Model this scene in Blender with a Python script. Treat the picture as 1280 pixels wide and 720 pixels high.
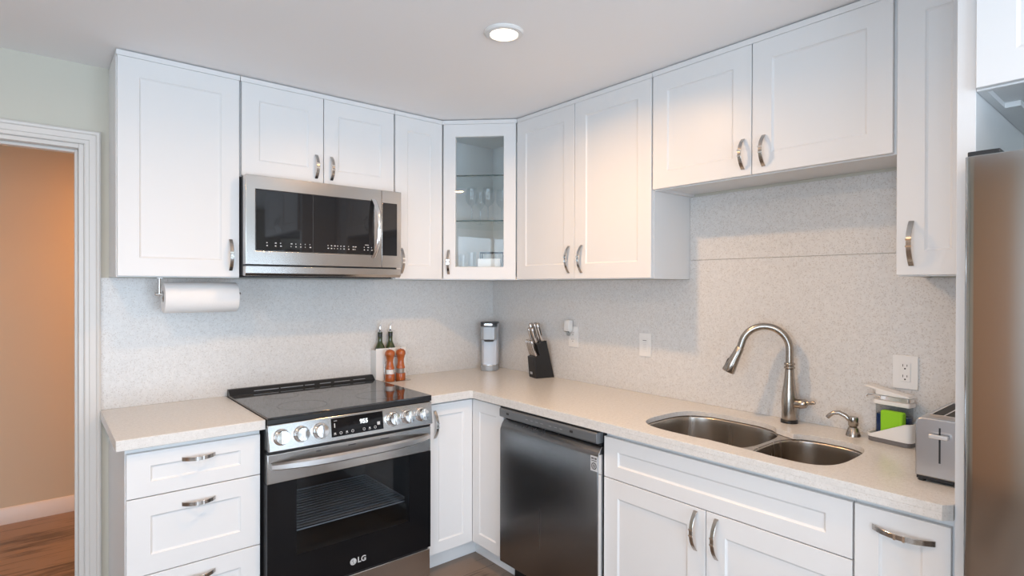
import bpy, bmesh, math, random
from mathutils import Vector, Matrix
random.seed(7)
for o in list(bpy.data.objects): bpy.data.objects.remove(o)
SC = bpy.context.scene
COL = SC.collection
PI = math.pi

# ------------------------------------------------------------------ camera
cam_d = bpy.data.cameras.new('camera'); cam = bpy.data.objects.new('camera', cam_d); COL.objects.link(cam)
yaw, pit, rol = math.radians(-39.8806), math.radians(-0.2439), math.radians(0.1334)
f0 = Vector((-math.sin(yaw), math.cos(yaw), 0)); r0 = Vector((math.cos(yaw), math.sin(yaw), 0)); u0 = Vector((0, 0, 1))
fw = f0*math.cos(pit)+u0*math.sin(pit); up = u0*math.cos(pit)-f0*math.sin(pit)
rr = r0*math.cos(rol)+up*math.sin(rol); uu = -r0*math.sin(rol)+up*math.cos(rol)
M = Matrix((rr, uu, -fw)).transposed().to_4x4(); M.translation = Vector((-2.3913, -3.0632, 1.4632))
cam.matrix_world = M
cam_d.sensor_width = 36; cam_d.lens = 709.63/1280*36; cam_d.clip_start = .05
SC.camera = cam
SC.view_settings.view_transform = 'Standard'; SC.view_settings.look = 'None'
SC.view_settings.gamma = 1; SC.view_settings.use_curve_mapping = False
SC.view_settings.exposure = 0.13
SC.cycles.transparent_max_bounces = 32

# ------------------------------------------------------------------ world and lights
W = bpy.data.worlds.new('world'); SC.world = W; W.use_nodes = True
W.node_tree.nodes['Background'].inputs[0].default_value = (.62, .78, 1, 1)
W.node_tree.nodes['Background'].inputs[1].default_value = 1.5

def area(name, loc, rot, sx, sy, power, col, shape='RECTANGLE', spread=PI):
    d = bpy.data.lights.new(name, 'AREA'); d.shape = shape; d.size = sx
    if shape == 'RECTANGLE': d.size_y = sy
    d.energy = power; d.color = col; d.spread = spread
    o = bpy.data.objects.new(name, d); COL.objects.link(o); o.location = loc; o.rotation_euler = rot
    return o
DAY = (.685, .845, 1.0)
area('window_daylight_side', (-4.62, -3.33, 1.35), (0, -PI/2-.18, 0), 1.7, 1.95, 52, DAY)      # behind the side window
area('window_daylight_rear', (-2.0, -5.50, 1.10), (PI/2+.18, 0, 0), 2.6, 2.0, 94, DAY)     # behind the rear window
WARM = (1.0, .57, .24)
DOWN = [(-1.051, -1.409), (-2.55, -1.75), (-1.55, -3.35), (-2.7, -3.7)]
DOWN_W = [10.8, 9.5, 2.6, 9.5]
for (x, y), w in zip(DOWN, DOWN_W):
    area('downlight_glow', (x, y, 2.4025), (0, 0, 0), .085, .085, w, WARM, 'DISK', math.radians(162 if x == -1.051 else 180))
area('hall_lamp_glow', (-1.40, 1.10, 2.28), (0, 0, 0), .16, .16, 25, (1.0, .33, .015), 'DISK')
area('hall_cool_fill', (-4.38, .85, .65), (0, -PI/2, 0), 1.0, 1.0, 8, (.6, .8, 1))  # cool fill added for the lower hall wall, no window at this end

# ------------------------------------------------------------------ materials
def sock(n, *names):
    for k in names:
        if k in n.inputs: return n.inputs[k]
def mat(name, col, rough=.5, metal=0, spec=None, emis=None, estr=0, coat=0):
    m = bpy.data.materials.new(name); m.use_nodes = True
    b = m.node_tree.nodes['Principled BSDF']
    b.inputs['Base Color'].default_value = (*col, 1); b.inputs['Roughness'].default_value = rough
    b.inputs['Metallic'].default_value = metal
    if spec is not None: b.inputs['Specular IOR Level'].default_value = spec
    if coat: b.inputs['Coat Weight'].default_value = coat; b.inputs['Coat Roughness'].default_value = .05
    if emis: b.inputs['Emission Color'].default_value = (*emis, 1); b.inputs['Emission Strength'].default_value = estr
    return m
def N(m, t, **kw):
    n = m.node_tree.nodes.new(t)
    for k, v in kw.items(): setattr(n, k, v)
    return n
def L(m, a, b): m.node_tree.links.new(a, b)
def coords(m, scale=(1, 1, 1), rot=(0, 0, 0), kind='Object'):
    tc = N(m, 'ShaderNodeTexCoord'); mp = N(m, 'ShaderNodeMapping')
    mp.inputs['Scale'].default_value = scale; mp.inputs['Rotation'].default_value = rot
    L(m, tc.outputs[kind], mp.inputs[0]); return mp.outputs[0]
def ramp(m, fac, stops):
    r = N(m, 'ShaderNodeValToRGB'); e = r.color_ramp.elements
    while len(e) < len(stops): e.new(.5)
    for i, (p, c) in enumerate(stops): e[i].position = p; e[i].color = (*c, 1)
    L(m, fac, r.inputs[0]); return r.outputs[0]
def bump(m, h, strength=.1, dist=.001):
    b = N(m, 'ShaderNodeBump'); b.inputs['Strength'].default_value = strength; b.inputs['Distance'].default_value = dist
    L(m, h, b.inputs['Height']); L(m, b.outputs[0], m.node_tree.nodes['Principled BSDF'].inputs['Normal'])
def noise(m, vec, scale, detail=3, rough=.5):
    n = N(m, 'ShaderNodeTexNoise'); n.inputs['Scale'].default_value = scale; n.inputs['Detail'].default_value = detail
    n.inputs['Roughness'].default_value = rough
    L(m, vec, n.inputs['Vector']); return n.outputs['Fac']

def paint(name, col, rough=.55, b=.05):
    m = mat(name, col, rough); v = coords(m); n = noise(m, v, 260, 2); bump(m, n, b, .0006); return m
M_wall = paint('wall_paint', (.62, .60, .52), .6)
M_hall = paint('hall_paint', (.62, .55, .42), .6)
M_ceil = paint('ceiling_paint', (.92, .91, .91), .75, .12)
M_trim = mat('trim_paint', (.71, .685, .655), .35)
M_cab = mat('cabinet_white_paint', (.79, .785, .78), .36)
v_ = coords(M_cab); bump(M_cab, noise(M_cab, v_, 90, 2), .03, .0005)
M_cabin = mat('cabinet_inside', (.90, .91, .91), .5)

def quartz(name, base, speck, rough, sc=1.0, amount=.62):
    m = mat(name, base, rough)
    v = coords(m)
    vo = N(m, 'ShaderNodeTexVoronoi'); vo.inputs['Scale'].default_value = 210*sc; L(m, v, vo.inputs['Vector'])
    sep = N(m, 'ShaderNodeSeparateColor'); L(m, vo.outputs['Color'], sep.inputs[0])
    a = ramp(m, sep.outputs[0], [(0, (0, 0, 0)), (amount+.22, (0, 0, 0)), (amount+.30, (1, 1, 1)), (1, (1, 1, 1))])
    n = noise(m, v, 45*sc, 4)
    nn = ramp(m, n, [(.3, (.94, .94, .94)), (.7, (1.04, 1.04, 1.04))])
    mx = N(m, 'ShaderNodeMix', data_type='RGBA'); mx.inputs['A'].default_value = (*base, 1); mx.inputs['B'].default_value = (*speck, 1)
    L(m, a, mx.inputs['Factor'])
    mu = N(m, 'ShaderNodeMix', data_type='RGBA', blend_type='MULTIPLY'); mu.inputs['Factor'].default_value = 1
    L(m, mx.outputs['Result'], mu.inputs['A']); L(m, nn, mu.inputs['B'])
    L(m, mu.outputs['Result'], m.node_tree.nodes['Principled BSDF'].inputs['Base Color'])
    return m
M_counter = quartz('counter_quartz', (.74, .72, .69), (.67, .64, .60), .25, 1.8)
M_splash = quartz('splash_quartz', (.70, .69, .675), (.58, .55, .52), .3, 1.5)

def steel(name, col, rough, axis='z', amt=.03, bstr=.02):
    m = mat(name, col, rough, 1)
    v = coords(m, {'x': (.8, 30, 30), 'y': (30, .8, 30), 'z': (30, 30, .8)}[axis]); n = noise(m, v, 1, 2)
    mr = N(m, 'ShaderNodeMapRange'); mr.inputs['To Min'].default_value = rough-.012; mr.inputs['To Max'].default_value = rough+.012
    L(m, n, mr.inputs[0]); L(m, mr.outputs[0], m.node_tree.nodes['Principled BSDF'].inputs['Roughness'])
    return m
M_steel = steel('brushed_steel', (.56, .54, .52), .21, 'x')
M_bar = mat('satin_bar_steel', (.78, .77, .76), .33, 1)
M_steel_dark = steel('dark_brushed_steel', (.25, .245, .245), .27, 'z', .02, .01)
M_fridge = steel('fridge_steel', (.47, .465, .46), .12, 'z', .02, .01)
M_dwpanel = mat('grey_control_strip', (.21, .22, .23), .35, .6)
M_sink = steel('sink_steel', (.50, .45, .40), .27, 'z', .02, .0)
M_nickel = mat('brushed_nickel', (.42, .38, .34), .25, 1)
M_pull = mat('pull_nickel', (.52, .49, .46), .22, 1)
M_pullband = mat('pull_band_chrome', (.92, .90, .86), .12, 1)
M_chrome = mat('chrome', (.86, .86, .86), .1, 1)
M_blackglass = mat('black_glass', (.012, .012, .014), .04, 0, .6)
M_rangeblack = mat('range_black_glass', (.008, .008, .009), .05, 0, .22)
M_cooktop = mat('cooktop_glass', (.02, .021, .023), .05, 0, 1.0)
M_black = mat('black_plastic', (.012, .012, .013), .35)
M_darkgrey = mat('dark_grey_enamel', (.06, .062, .066), .4)
M_enamel = mat('oven_enamel', (.045, .048, .052), .35)
M_rack = mat('oven_rack_metal', (.75, .78, .82), .4, .3)
M_print = mat('white_print', (.55, .55, .55), .4, emis=(.8, .85, .9), estr=.04)
M_digit = mat('display_digit', (.9, .95, 1), .4, emis=(.85, .95, 1), estr=1.0)
M_white = mat('white_plastic', (.80, .79, .77), .35)
M_paper = mat('paper_towel_paper', (.88, .87, .86), .9)
v_ = coords(M_paper); bump(M_paper, noise(M_paper, v_, 160, 2), .35, .0015)
M_card = mat('cardboard_core', (.45, .34, .24), .8)
M_slot = mat('dark_slot', (.03, .03, .03), .6)
M_green = mat('green_sponge', (.28, .62, .02), .85)
v_ = coords(M_green); bump(M_green, noise(M_green, v_, 300, 2), .5, .002)
M_grey = mat('warm_grey_plastic', (.16, .15, .15), .5)
M_blue = mat('blue_dish_soap', (.02, .05, .16), .15)
M_kblock = mat('black_wood_block', (.010, .010, .011), .45)
M_kh = mat('knife_handle_steel', (.50, .46, .43), .28, 1)
M_sodagrey = mat('satin_grey_plastic', (.40, .42, .44), .35, .3)
M_sodapanel = mat('pale_grey_panel', (.52, .53, .56), .3, .2)
M_wine = mat('dark_bottle_label', (.03, .03, .03), .5)
M_emit = mat('lamp_lens', (1, .9, .75), .5, emis=(1, .86, .66), estr=9)

def wood(name, c1, c2, rough, sc=(8, 60, 60)):
    m = mat(name, c1, rough, coat=.3); v = coords(m, sc); n = noise(m, v, 1, 5)
    c = ramp(m, n, [(.3, c1), (.7, c2)]); L(m, c, m.node_tree.nodes['Principled BSDF'].inputs['Base Color']); return m
M_mill = wood('orange_brown_wood', (.34, .075, .016), (.46, .115, .024), .28, (60, 60, 10))
def floor_mat():
    m = mat('wood_planks', (.2, .14, .1), .38)
    v = coords(m, (1, 1, 1), (0, 0, 0))
    br = N(m, 'ShaderNodeTexBrick'); br.offset = .37; br.inputs['Scale'].default_value = 1
    br.inputs['Brick Width'].default_value = 1.3; br.inputs['Row Height'].default_value = .18
    br.inputs['Mortar Size'].default_value = .0015; br.inputs['Mortar Smooth'].default_value = .1
    br.inputs['Color1'].default_value = (0, 0, 0, 1); br.inputs['Color2'].default_value = (1, 1, 1, 1); br.inputs['Mortar'].default_value = (.5, .5, .5, 1)
    L(m, v, br.inputs['Vector'])
    v2 = coords(m, (1.6, 14, 1)); n = noise(m, v2, 2.2, 6, .65)
    v3 = coords(m, (1.2, 3.5, 1)); n2 = noise(m, v3, 2.0, 4, .6)
    ad = N(m, 'ShaderNodeMath', operation='MULTIPLY_ADD'); sepn = N(m, 'ShaderNodeSeparateColor'); L(m, br.outputs['Color'], sepn.inputs[0])
    L(m, sepn.outputs[0], ad.inputs[0]); ad.inputs[1].default_value = .22; L(m, n, ad.inputs[2])
    ad2 = N(m, 'ShaderNodeMath', operation='MULTIPLY_ADD'); L(m, n2, ad2.inputs[0]); ad2.inputs[1].default_value = .5; L(m, ad.outputs[0], ad2.inputs[2])
    c = ramp(m, ad2.outputs[0], [(.50, (.028, .019, .013)), (.70, (.10, .070, .050)), (.88, (.24, .178, .135))])
    mx = N(m, 'ShaderNodeMix', data_type='RGBA'); mx.inputs['B'].default_value = (.03, .02, .015, 1)
    L(m, br.outputs['Fac'], mx.inputs['Factor']); L(m, c, mx.inputs['A'])
    L(m, mx.outputs['Result'], m.node_tree.nodes['Principled BSDF'].inputs['Base Color'])
    bump(m, n, .15, .001)
    return m
M_floor = floor_mat()
def glass(name, tint, rough=.0, ior=1.45, refl=1.0):
    m = bpy.data.materials.new(name); m.use_nodes = True; nt = m.node_tree; nt.nodes.clear()
    o = N(m, 'ShaderNodeOutputMaterial'); t = N(m, 'ShaderNodeBsdfTransparent'); g = N(m, 'ShaderNodeBsdfGlossy')
    t.inputs[0].default_value = (*tint, 1); g.inputs['Roughness'].default_value = rough; g.inputs[0].default_value = (refl, refl, refl, 1)
    lw = N(m, 'ShaderNodeLayerWeight'); lw.inputs['Blend'].default_value = .5
    pw = N(m, 'ShaderNodeMath', operation='POWER'); pw.inputs[1].default_value = 4.0; L(m, lw.outputs['Facing'], pw.inputs[0])
    f0_ = ((ior-1)/(ior+1))**2
    f = N(m, 'ShaderNodeMath', operation='MULTIPLY_ADD'); f.inputs[1].default_value = .85*(1-f0_) if ior > 1.3 else .25; f.inputs[2].default_value = f0_; L(m, pw.outputs[0], f.inputs[0])
    mx = N(m, 'ShaderNodeMixShader')
    L(m, f.outputs[0], mx.inputs[0]); L(m, t.outputs[0], mx.inputs[1]); L(m, g.outputs[0], mx.inputs[2]); L(m, mx.outputs[0], o.inputs[0])
    return m
M_pane = glass('cabinet_pane_glass', (.985, 1, 1), 0, 1.35)
M_clear = glass('clear_glass', (.93, .95, .96), .02, 1.6)
M_shelf = glass('shelf_glass', (.96, .98, .98), .02, 1.06)
M_shelfedge = mat('shelf_glass_edge', (.035, .07, .075), .2)
M_ovenglass = glass('oven_window_glass', (.66, .68, .70), .02, 1.4)
M_bottle = mat('green_bottle_glass', (.035, .05, .012), .08, 0, .8)
M_clearplastic = glass('clear_plastic', (.75, .78, .8), .05, 1.45)

# ------------------------------------------------------------------ mesh helpers
class MB:
    def __init__(s): s.bm = bmesh.new()
    def box(s, x0, y0, z0, x1, y1, z1):
        if x0 > x1: x0, x1 = x1, x0
        if y0 > y1: y0, y1 = y1, y0
        if z0 > z1: z0, z1 = z1, z0
        v = [s.bm.verts.new(p) for p in ((x0,y0,z0),(x1,y0,z0),(x1,y1,z0),(x0,y1,z0),(x0,y0,z1),(x1,y0,z1),(x1,y1,z1),(x0,y1,z1))]
        for f in ((3,2,1,0),(4,5,6,7),(0,1,5,4),(1,2,6,5),(2,3,7,6),(3,0,4,7)): s.bm.faces.new([v[i] for i in f])
        return s
    def prism(s, pts, h0, h1, axis='z'):
        def P(a, b, h): return {'z': (a, b, h), 'y': (a, h, b), 'x': (h, a, b)}[axis]
        lo = [s.bm.verts.new(P(a, b, h0)) for a, b in pts]; hi = [s.bm.verts.new(P(a, b, h1)) for a, b in pts]
        n = len(pts); s.bm.faces.new(lo[::-1]); s.bm.faces.new(hi)
        for i in range(n): s.bm.faces.new((lo[i], lo[(i+1) % n], hi[(i+1) % n], hi[i]))
        return s
    def loft(s, rings, close=True, cap=True):
        R = [[s.bm.verts.new(p) for p in r] for r in rings]; n = len(R[0])
        for a, b in zip(R[:-1], R[1:]):
            for i in range(n if close else n-1):
                s.bm.faces.new((a[i], a[(i+1) % n], b[(i+1) % n], b[i]))
        if cap: s.bm.faces.new(R[0][::-1]); s.bm.faces.new(R[-1])
        return s
    def lathe(s, prof, c=(0, 0, 0), axis='z', seg=32, sx=1, sy=1, cap=True):
        rings = []
        for r, h in prof:
            ring = []
            for i in range(seg):
                a = 2*PI*i/seg; p, q = max(r, 1e-5)*math.cos(a)*sx, max(r, 1e-5)*math.sin(a)*sy
                ring.append({'z': (c[0]+p, c[1]+q, c[2]+h), 'y': (c[0]+p, c[1]+h, c[2]+q), 'x': (c[0]+h, c[1]+p, c[2]+q)}[axis])
            rings.append(ring)
        return s.loft(rings, True, cap)
    def tube(s, pts, rad, seg=12, cap=True):
        pts = [Vector(p) for p in pts]; rad = rad if isinstance(rad, (list, tuple)) else [rad]*len(pts)
        rings = []; prev = None
        for i, p in enumerate(pts):
            t = (pts[min(i+1, len(pts)-1)]-pts[max(i-1, 0)]).normalized()
            if prev is None:
                a = Vector((0, 0, 1)) if abs(t.z) < .9 else Vector((1, 0, 0)); n = t.cross(a).normalized()
            else: n = (prev-t*prev.dot(t)).normalized()
            prev = n; b = t.cross(n)
            rings.append([p+(n*math.cos(2*PI*k/seg)+b*math.sin(2*PI*k/seg))*rad[i] for k in range(seg)])
        return s.loft(rings, True, cap)
    def xf(s, m):
        bmesh.ops.transform(s.bm, matrix=m, verts=s.bm.verts); return s
    def build(s, name, material, parent=None, bev=0, seg=2, loc=None, smooth=30, kind=None):
        bmesh.ops.recalc_face_normals(s.bm, faces=s.bm.faces)
        me = bpy.data.meshes.new(name); s.bm.to_mesh(me); s.bm.free()
        for m_ in (material if isinstance(material, list) else [material]): me.materials.append(m_)
        for p in me.polygons: p.use_smooth = True
        me.set_sharp_from_angle(angle=math.radians(smooth))
        o = bpy.data.objects.new(name, me); COL.objects.link(o)
        if parent: o.parent = parent
        if loc: o.location = loc
        if bev:
            b = o.modifiers.new('bevel', 'BEVEL'); b.width = bev; b.segments = seg; b.limit_method = 'ANGLE'; b.angle_limit = math.radians(35)
            b.harden_normals = False
        if kind: o['kind'] = kind
        return o
def struct(mb, name, m, **k): return mb.build(name, m, kind='structure', **k)
def thing(name, label, cat, loc=(0, 0, 0), rz=0, group=None):
    o = bpy.data.objects.new(name, None); COL.objects.link(o); o.location = loc; o.rotation_euler = (0, 0, rz)
    o.empty_display_size = .05; o['label'] = label; o['category'] = cat
    if group: o['group'] = group
    return o
def tag(o, label, cat, group=None):
    o['label'] = label; o['category'] = cat
    if group: o['group'] = group
    return o
def copy_tree(o, parent=None):
    c = o.copy(); COL.objects.link(c); c.parent = parent
    for ch in list(o.children): copy_tree(ch, c)
    return c
def text_mesh(txt, size, name, m, parent, mtx, depth=.0006, bold=0):
    cu = bpy.data.curves.new(name, 'FONT'); cu.body = txt; cu.size = size; cu.extrude = depth; cu.offset = bold
    cu.align_x = 'CENTER'; cu.align_y = 'CENTER'
    t = bpy.data.objects.new(name, cu); COL.objects.link(t)
    dg = bpy.context.evaluated_depsgraph_get(); dg.update()
    me = bpy.data.meshes.new_from_object(t.evaluated_get(dg)); bpy.data.objects.remove(t)
    me.transform(mtx); me.materials.clear(); me.materials.append(m)
    o = bpy.data.objects.new(name, me); COL.objects.link(o); o.parent = parent
    return o
def face_mtx(x, y, z, tilt=0):     # text laid on a face that looks towards -y
    return Matrix.Translation((x, y, z)) @ Matrix.Rotation(PI/2-tilt, 4, 'X')

ZC, ZT = 2.412, 2.408
# ------------------------------------------------------------------ the room
XL, YR = -4.4, -5.2
struct(MB().box(XL-.15, YR-.15, -.1, .15, 1.75, 0), 'floor', M_floor)
struct(MB().box(XL-.15, YR-.15, ZC, .15, 1.75, ZC+.1), 'ceiling', M_ceil)
DX0, DX1, DZ = -3.06, -2.238, 2.067
m = MB(); m.box(XL, 0, 0, DX0, .12, ZC); m.box(DX1, 0, 0, .12, .12, ZC); m.box(DX0, 0, DZ, DX1, .12, ZC)
struct(m, 'wall_back', M_wall)
struct(MB().box(0, YR, 0, .12, 0, ZC), 'wall_right', M_wall)
def holed(name, axis, pos, t, a0, a1, w0, w1, z0, z1, n):
    m = MB()
    def bx(p0, p1, q0, q1):
        if axis == 'x': m.box(pos, p0, q0, pos+t, p1, q1)
        else: m.box(p0, pos, q0, p1, pos+t, q1)
    bx(a0, w0, 0, ZC); bx(w1, a1, 0, ZC); bx(w0, w1, 0, z0); bx(w0, w1, z1, ZC)
    struct(m, name, M_wall)
    f = MB()
    def fx(p0, p1, q0, q1, d0, d1):
        if axis == 'x': f.box(pos+d0, p0, q0, pos+d1, p1, q1)
        else: f.box(p0, pos+d0, q0, p1, pos+d1, q1)
    s_ = 1 if t < 0 else -1
    d0, d1 = (-.06, -.02) if t < 0 else (.02, .06)
    fx(w0, w0+.05, z0, z1, d0, d1); fx(w1-.05, w1, z0, z1, d0, d1); fx(w0+.05, w1-.05, z0, z0+.05, d0, d1); fx(w0+.05, w1-.05, z1-.05, z1, d0, d1)
    k = 2
    for i in range(1, k+1):
        c = w0+(w1-w0)*i/(k+1); fx(c-.02, c+.02, z0+.05, z1-.05, d0, d1)
    struct(f, n, M_trim)
holed('wall_left', 'x', XL, -.15, YR, 1.576, -4.3, -2.36, .5, 2.2, 'window_1')
holed('wall_front', 'y', YR, -.15, XL, 0, -3.3, -.7, .1, 2.1, 'window_2')
HY = 1.576
struct(MB().box(XL, HY, 0, .12, HY+.12, ZC), 'wall_hallway', M_hall)
struct(MB().box(-.75, .12, 0, -.63, HY, ZC), 'wall_hallway_end', M_hall)
b = MB(); b.prism([(HY, 0), (HY-.014, 0), (HY-.014, .085), (HY-.006, .1), (HY, .1)], XL, -.76, 'x')
struct(b, 'baseboard_hallway', M_trim)
dm = MB().box(XL+.0005, -2.14, 0, XL+.04, -1.28, 2.38)  # unseen brown panel, added for the warm reflection in the refrigerator door
dm.box(XL+.04, -2.04, 1.15, XL+.046, -1.38, 2.26); dm.box(XL+.04, -2.04, .15, XL+.046, -1.38, 1.0)
wd = struct(dm, 'reflection_panel', mat('brown_reflection_panel', (.55, .33, .19), .4), bev=.002)
# casing around the doorway, swept profile with mitred corners
def casing(name, yf, s):
    prof = [(0, 0), (0, .010), (.004, .013), (.016, .013), (.019, .017), (.040, .019), (.044, .024), (.052, .026), (.058, .022), (.058, 0)]
    path = [(DX0, 0, -1, 0), (DX0, DZ, -1, 1), (DX1, DZ, 1, 1), (DX1, 0, 1, 0)]
    rings = []
    for x, z, ox, oz in path:
        rings.append([(x+ox*d, yf-s*t, z+oz*d) for d, t in prof])
    struct(MB().loft(rings), name, M_trim, smooth=20)
casing('trim_1', -.0005, 1)
j = MB(); j.box(DX1-.018, 0, 0, DX1, .12, DZ); j.box(DX0, 0, 0, DX0+.018, .12, DZ); j.box(DX0+.018, 0, DZ-.018, DX1-.018, .12, DZ)
j.box(DX1-.030, .045, 0, DX1-.018, .085, DZ-.018); j.box(DX0+.018, .045, 0, DX0+.030, .085, DZ-.018); j.box(DX0+.030, .045, DZ-.030, DX1-.030, .085, DZ-.018)
struct(j, 'trim_2', M_trim, bev=.0015)

# backsplash slabs (separate stone pieces with a seam)
tag(MB().box(-2.181, -.010, .9145, -.0005, -.0005, 1.4935).build('backsplash_slab', M_splash),
    'white speckled stone backsplash behind the range and left counter', 'backsplash')
tag(MB().prism([(-2.683, .9145), (-.0105, .9145), (-.0105, 1.4935), (-1.5325, 1.4935), (-1.5325, 1.584), (-2.4605, 1.584), (-2.4605, 1.4935), (-2.683, 1.4935)], -.010, -.0005, 'x').build('backsplash_slab', M_splash),
    'long speckled stone backsplash behind sink and knife block, up to the cabinet line', 'backsplash')
tag(MB().box(-.010, -2.4605, 1.5855, -.0005, -1.5325, 1.8825).build('backsplash_slab', M_splash),
    'upper speckled stone slab under the short cabinets over the sink', 'backsplash')

# ------------------------------------------------------------------ ceiling light
SHOWN = True
for i, (x, y) in enumerate(DOWN):
    if i: 
        t = thing('recessed_light', ['', 'recessed ceiling light nearest the doorway', 'recessed ceiling light in front of the refrigerator', 'recessed ceiling light by the side window'][i], 'ceiling light', (x, y, ZC-.012), group=None)
    else: t = thing('recessed_light', 'round glowing recessed light in the ceiling above the corner', 'ceiling light', (x, y, ZC-.012))
    MB().lathe([(.050, .004), (.053, .0), (.068, .002), (.074, .0085), (.074, .0115), (.050, .0115), (.050, .004)], seg=40, cap=False).build('trim_ring', M_white, t)
    MB().lathe([(.0495, .0045), (.0495, .011)], seg=40).build('lens', M_emit, t)
t = thing('flush_ceiling_lamp', 'small flush ceiling lamp in the hallway beyond the doorway', 'ceiling light', (-1.40, 1.10, 2.30))
MB().lathe([(.10, 0), (.13, .03), (.14, .11)], seg=32).build('shade', mat('amber_lamp_shade', (.8, .5, .2), .5, emis=(1, .42, .08), estr=2.5), t)

# ------------------------------------------------------------------ cabinet parts
def add_pull(door, cx, cz, yf, L_=.140, vert=True, name='handle'):
    """bow pull on a face looking to -y at y=yf"""
    w, th, bow = .0135, .0035, .030
    n = 20; A = []
    for i in range(n+1):
        s = -1+2*i/n; a = s*L_/2; d = bow*(1-abs(s)**2.2)
        A.append((a, d))
    rings = []
    for i, (a, d) in enumerate(A):
        s = -1+2*i/n; ww = w*(1.0+.10*abs(s))
        y1, y0 = yf-d-.001, yf-d-th-.001
        if vert: rings.append([(cx-ww/2, y0, cz+a), (cx+ww/2, y0, cz+a), (cx+ww/2, y1, cz+a), (cx-ww/2, y1, cz+a)])
        else: rings.append([(cx+a, y0, cz-ww/2), (cx+a, y0, cz+ww/2), (cx+a, y1, cz+ww/2), (cx+a, y1, cz-ww/2)])
    m = MB().loft(rings)
    h = m.build(name, M_pull, door, bev=.0008, seg=1, smooth=40)
    b = MB()
    for s in (-1, 1):
        a = s*.0105; y0 = yf-bow-th-.0022
        if vert: b.box(cx-w/2-.0012, y0, cz+a-.0028, cx+w/2+.0012, y0+th+.003, cz+a+.0028)
        else: b.box(cx+a-.0028, y0, cz-w/2-.0012, cx+a+.0028, y0+th+.003, cz+w/2+.0012)
    b.build('raised_band', M_pullband, h)
    return h
def shaker_bm(x0, x1, z0, z1, yf, fw=.074, t=.019, rec=.0055, sl=.007, fwz=None, hole=False):
    """shaker door: front plane at y=yf looking to -y"""
    fz = fwz or fw
    m = MB(); bm = m.bm
    def ring(i, y): 
        a, c = (i[0], i[1])
        return [bm.verts.new(p) for p in ((x0+a, y, z0+c), (x1-a, y, z0+c), (x1-a, y, z1-c), (x0+a, y, z1-c))]
    e = .0012
    r0 = ring((0, 0), yf+t); r1 = ring((0, 0), yf+e); r2 = ring((e, e), yf)
    r3 = ring((fw, fz), yf); r4 = ring((fw+sl*.35, fz+sl*.35), yf+rec*.55); 
    R = [r0, r1, r2, r3, r4]
    if hole:
        r5 = ring((fw+sl*.6, fz+sl*.6), yf+t); R.append(r5)
    else:
        r5 = ring((fw+sl, fz+sl), yf+rec); R.append(r5)
    for a, b_ in zip(R[:-1], R[1:]):
        for i in range(4): bm.faces.new((a[i], a[(i+1) % 4], b_[(i+1) % 4], b_[i]))
    if hole:
        for i in range(4): bm.faces.new((r5[i], r5[(i+1) % 4], r0[(i+1) % 4], r0[i]))
    else:
        bm.faces.new(r5); bm.faces.new(r0[::-1])
    return m
def door(par, x0, x1, z0, z1, yf, pull=None, name='door', fw=.074, fwz=None, label=None):
    d = shaker_bm(x0, x1, z0, z1, yf, fw, fwz=fwz).build(name, M_cab, par, smooth=20)
    if label: d['label'] = label
    if pull: add_pull(d, pull[0], pull[1], yf, vert=pull[2] if len(pull) > 2 else True, L_=pull[3] if len(pull) > 3 else .14)
    return d
def upper(name_label, x_or_y, wall, w, z0, doors, depth=.306, z1=ZT, group=None):
    """doors: list of (x0,x1,pull) in local x; returns the thing"""
    t = thing('wall_cabinet', name_label, 'cabinet', (x_or_y, -.0005, z0) if wall == 'A' else (-.0005, x_or_y, z0), 0 if wall == 'A' else -PI/2, group)
    h = z1-z0; yb = -depth+.019+.001
    m = MB()
    # open carcass seen from below: sides, top, recessed bottom panel, back rail
    m.box(0, yb, 0, .018, 0, h-.001); m.box(w-.018, yb, 0, w, 0, h-.001)
    m.box(.018, yb, .012, w-.018, 0, .030); m.box(.018, yb, h-.019, w-.018, 0, h-.001); m.box(.018, -.012, .030, w-.018, 0, h-.019)
    m.box(.018, yb, 0, w-.018, yb+.018, .012)
    m.build('carcass', M_cab, t)
    MB().box(0, -depth, h-.023, w, yb-.0005, h-.001).build('top_rail', M_cab, t, bev=.001)
    for a, b_, p in doors: door(t, a+.0018, b_-.0018, .004, h-.0240, -depth, p)
    return t
D = .306
zu = 1.4950
upper('tall single-door white wall cabinet at left end beside doorway', -2.150, 'A', .461, zu, [(.002, .459, (.461-.040, .102))])
upper('short two-door white wall cabinet directly above the microwave', -1.6865, 'A', .7715, 1.957, [(.002, .382, (.344, .087, True, .118)), (.382, .769, (.421, .087, True, .118))])
upper('narrow single-door white wall cabinet between microwave and glass-door cabinet', -.9135, 'A', .3045, zu, [(.002, .303, (.039, .102))])
upper('tall two-door white wall cabinet right of glass-door cabinet', -.6085, 'B', .9225, zu, [(.0, .4505, (.4505-.036, .102)), (.4505, .9205, (.4505+.052, .102))])
upper('short two-door white wall cabinet above the sink', -1.5325, 'B', .928, 1.884, [(.001, .4555, (.4555-.033, .086, True, .118)), (.4555, .9215, (.4555+.048, .086, True, .118))])
upper('narrow tall white wall cabinet between sink cabinet and refrigerator panel', -2.462, 'B', .2205, zu, [(.0, .2205, (.043, .102))])
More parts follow.
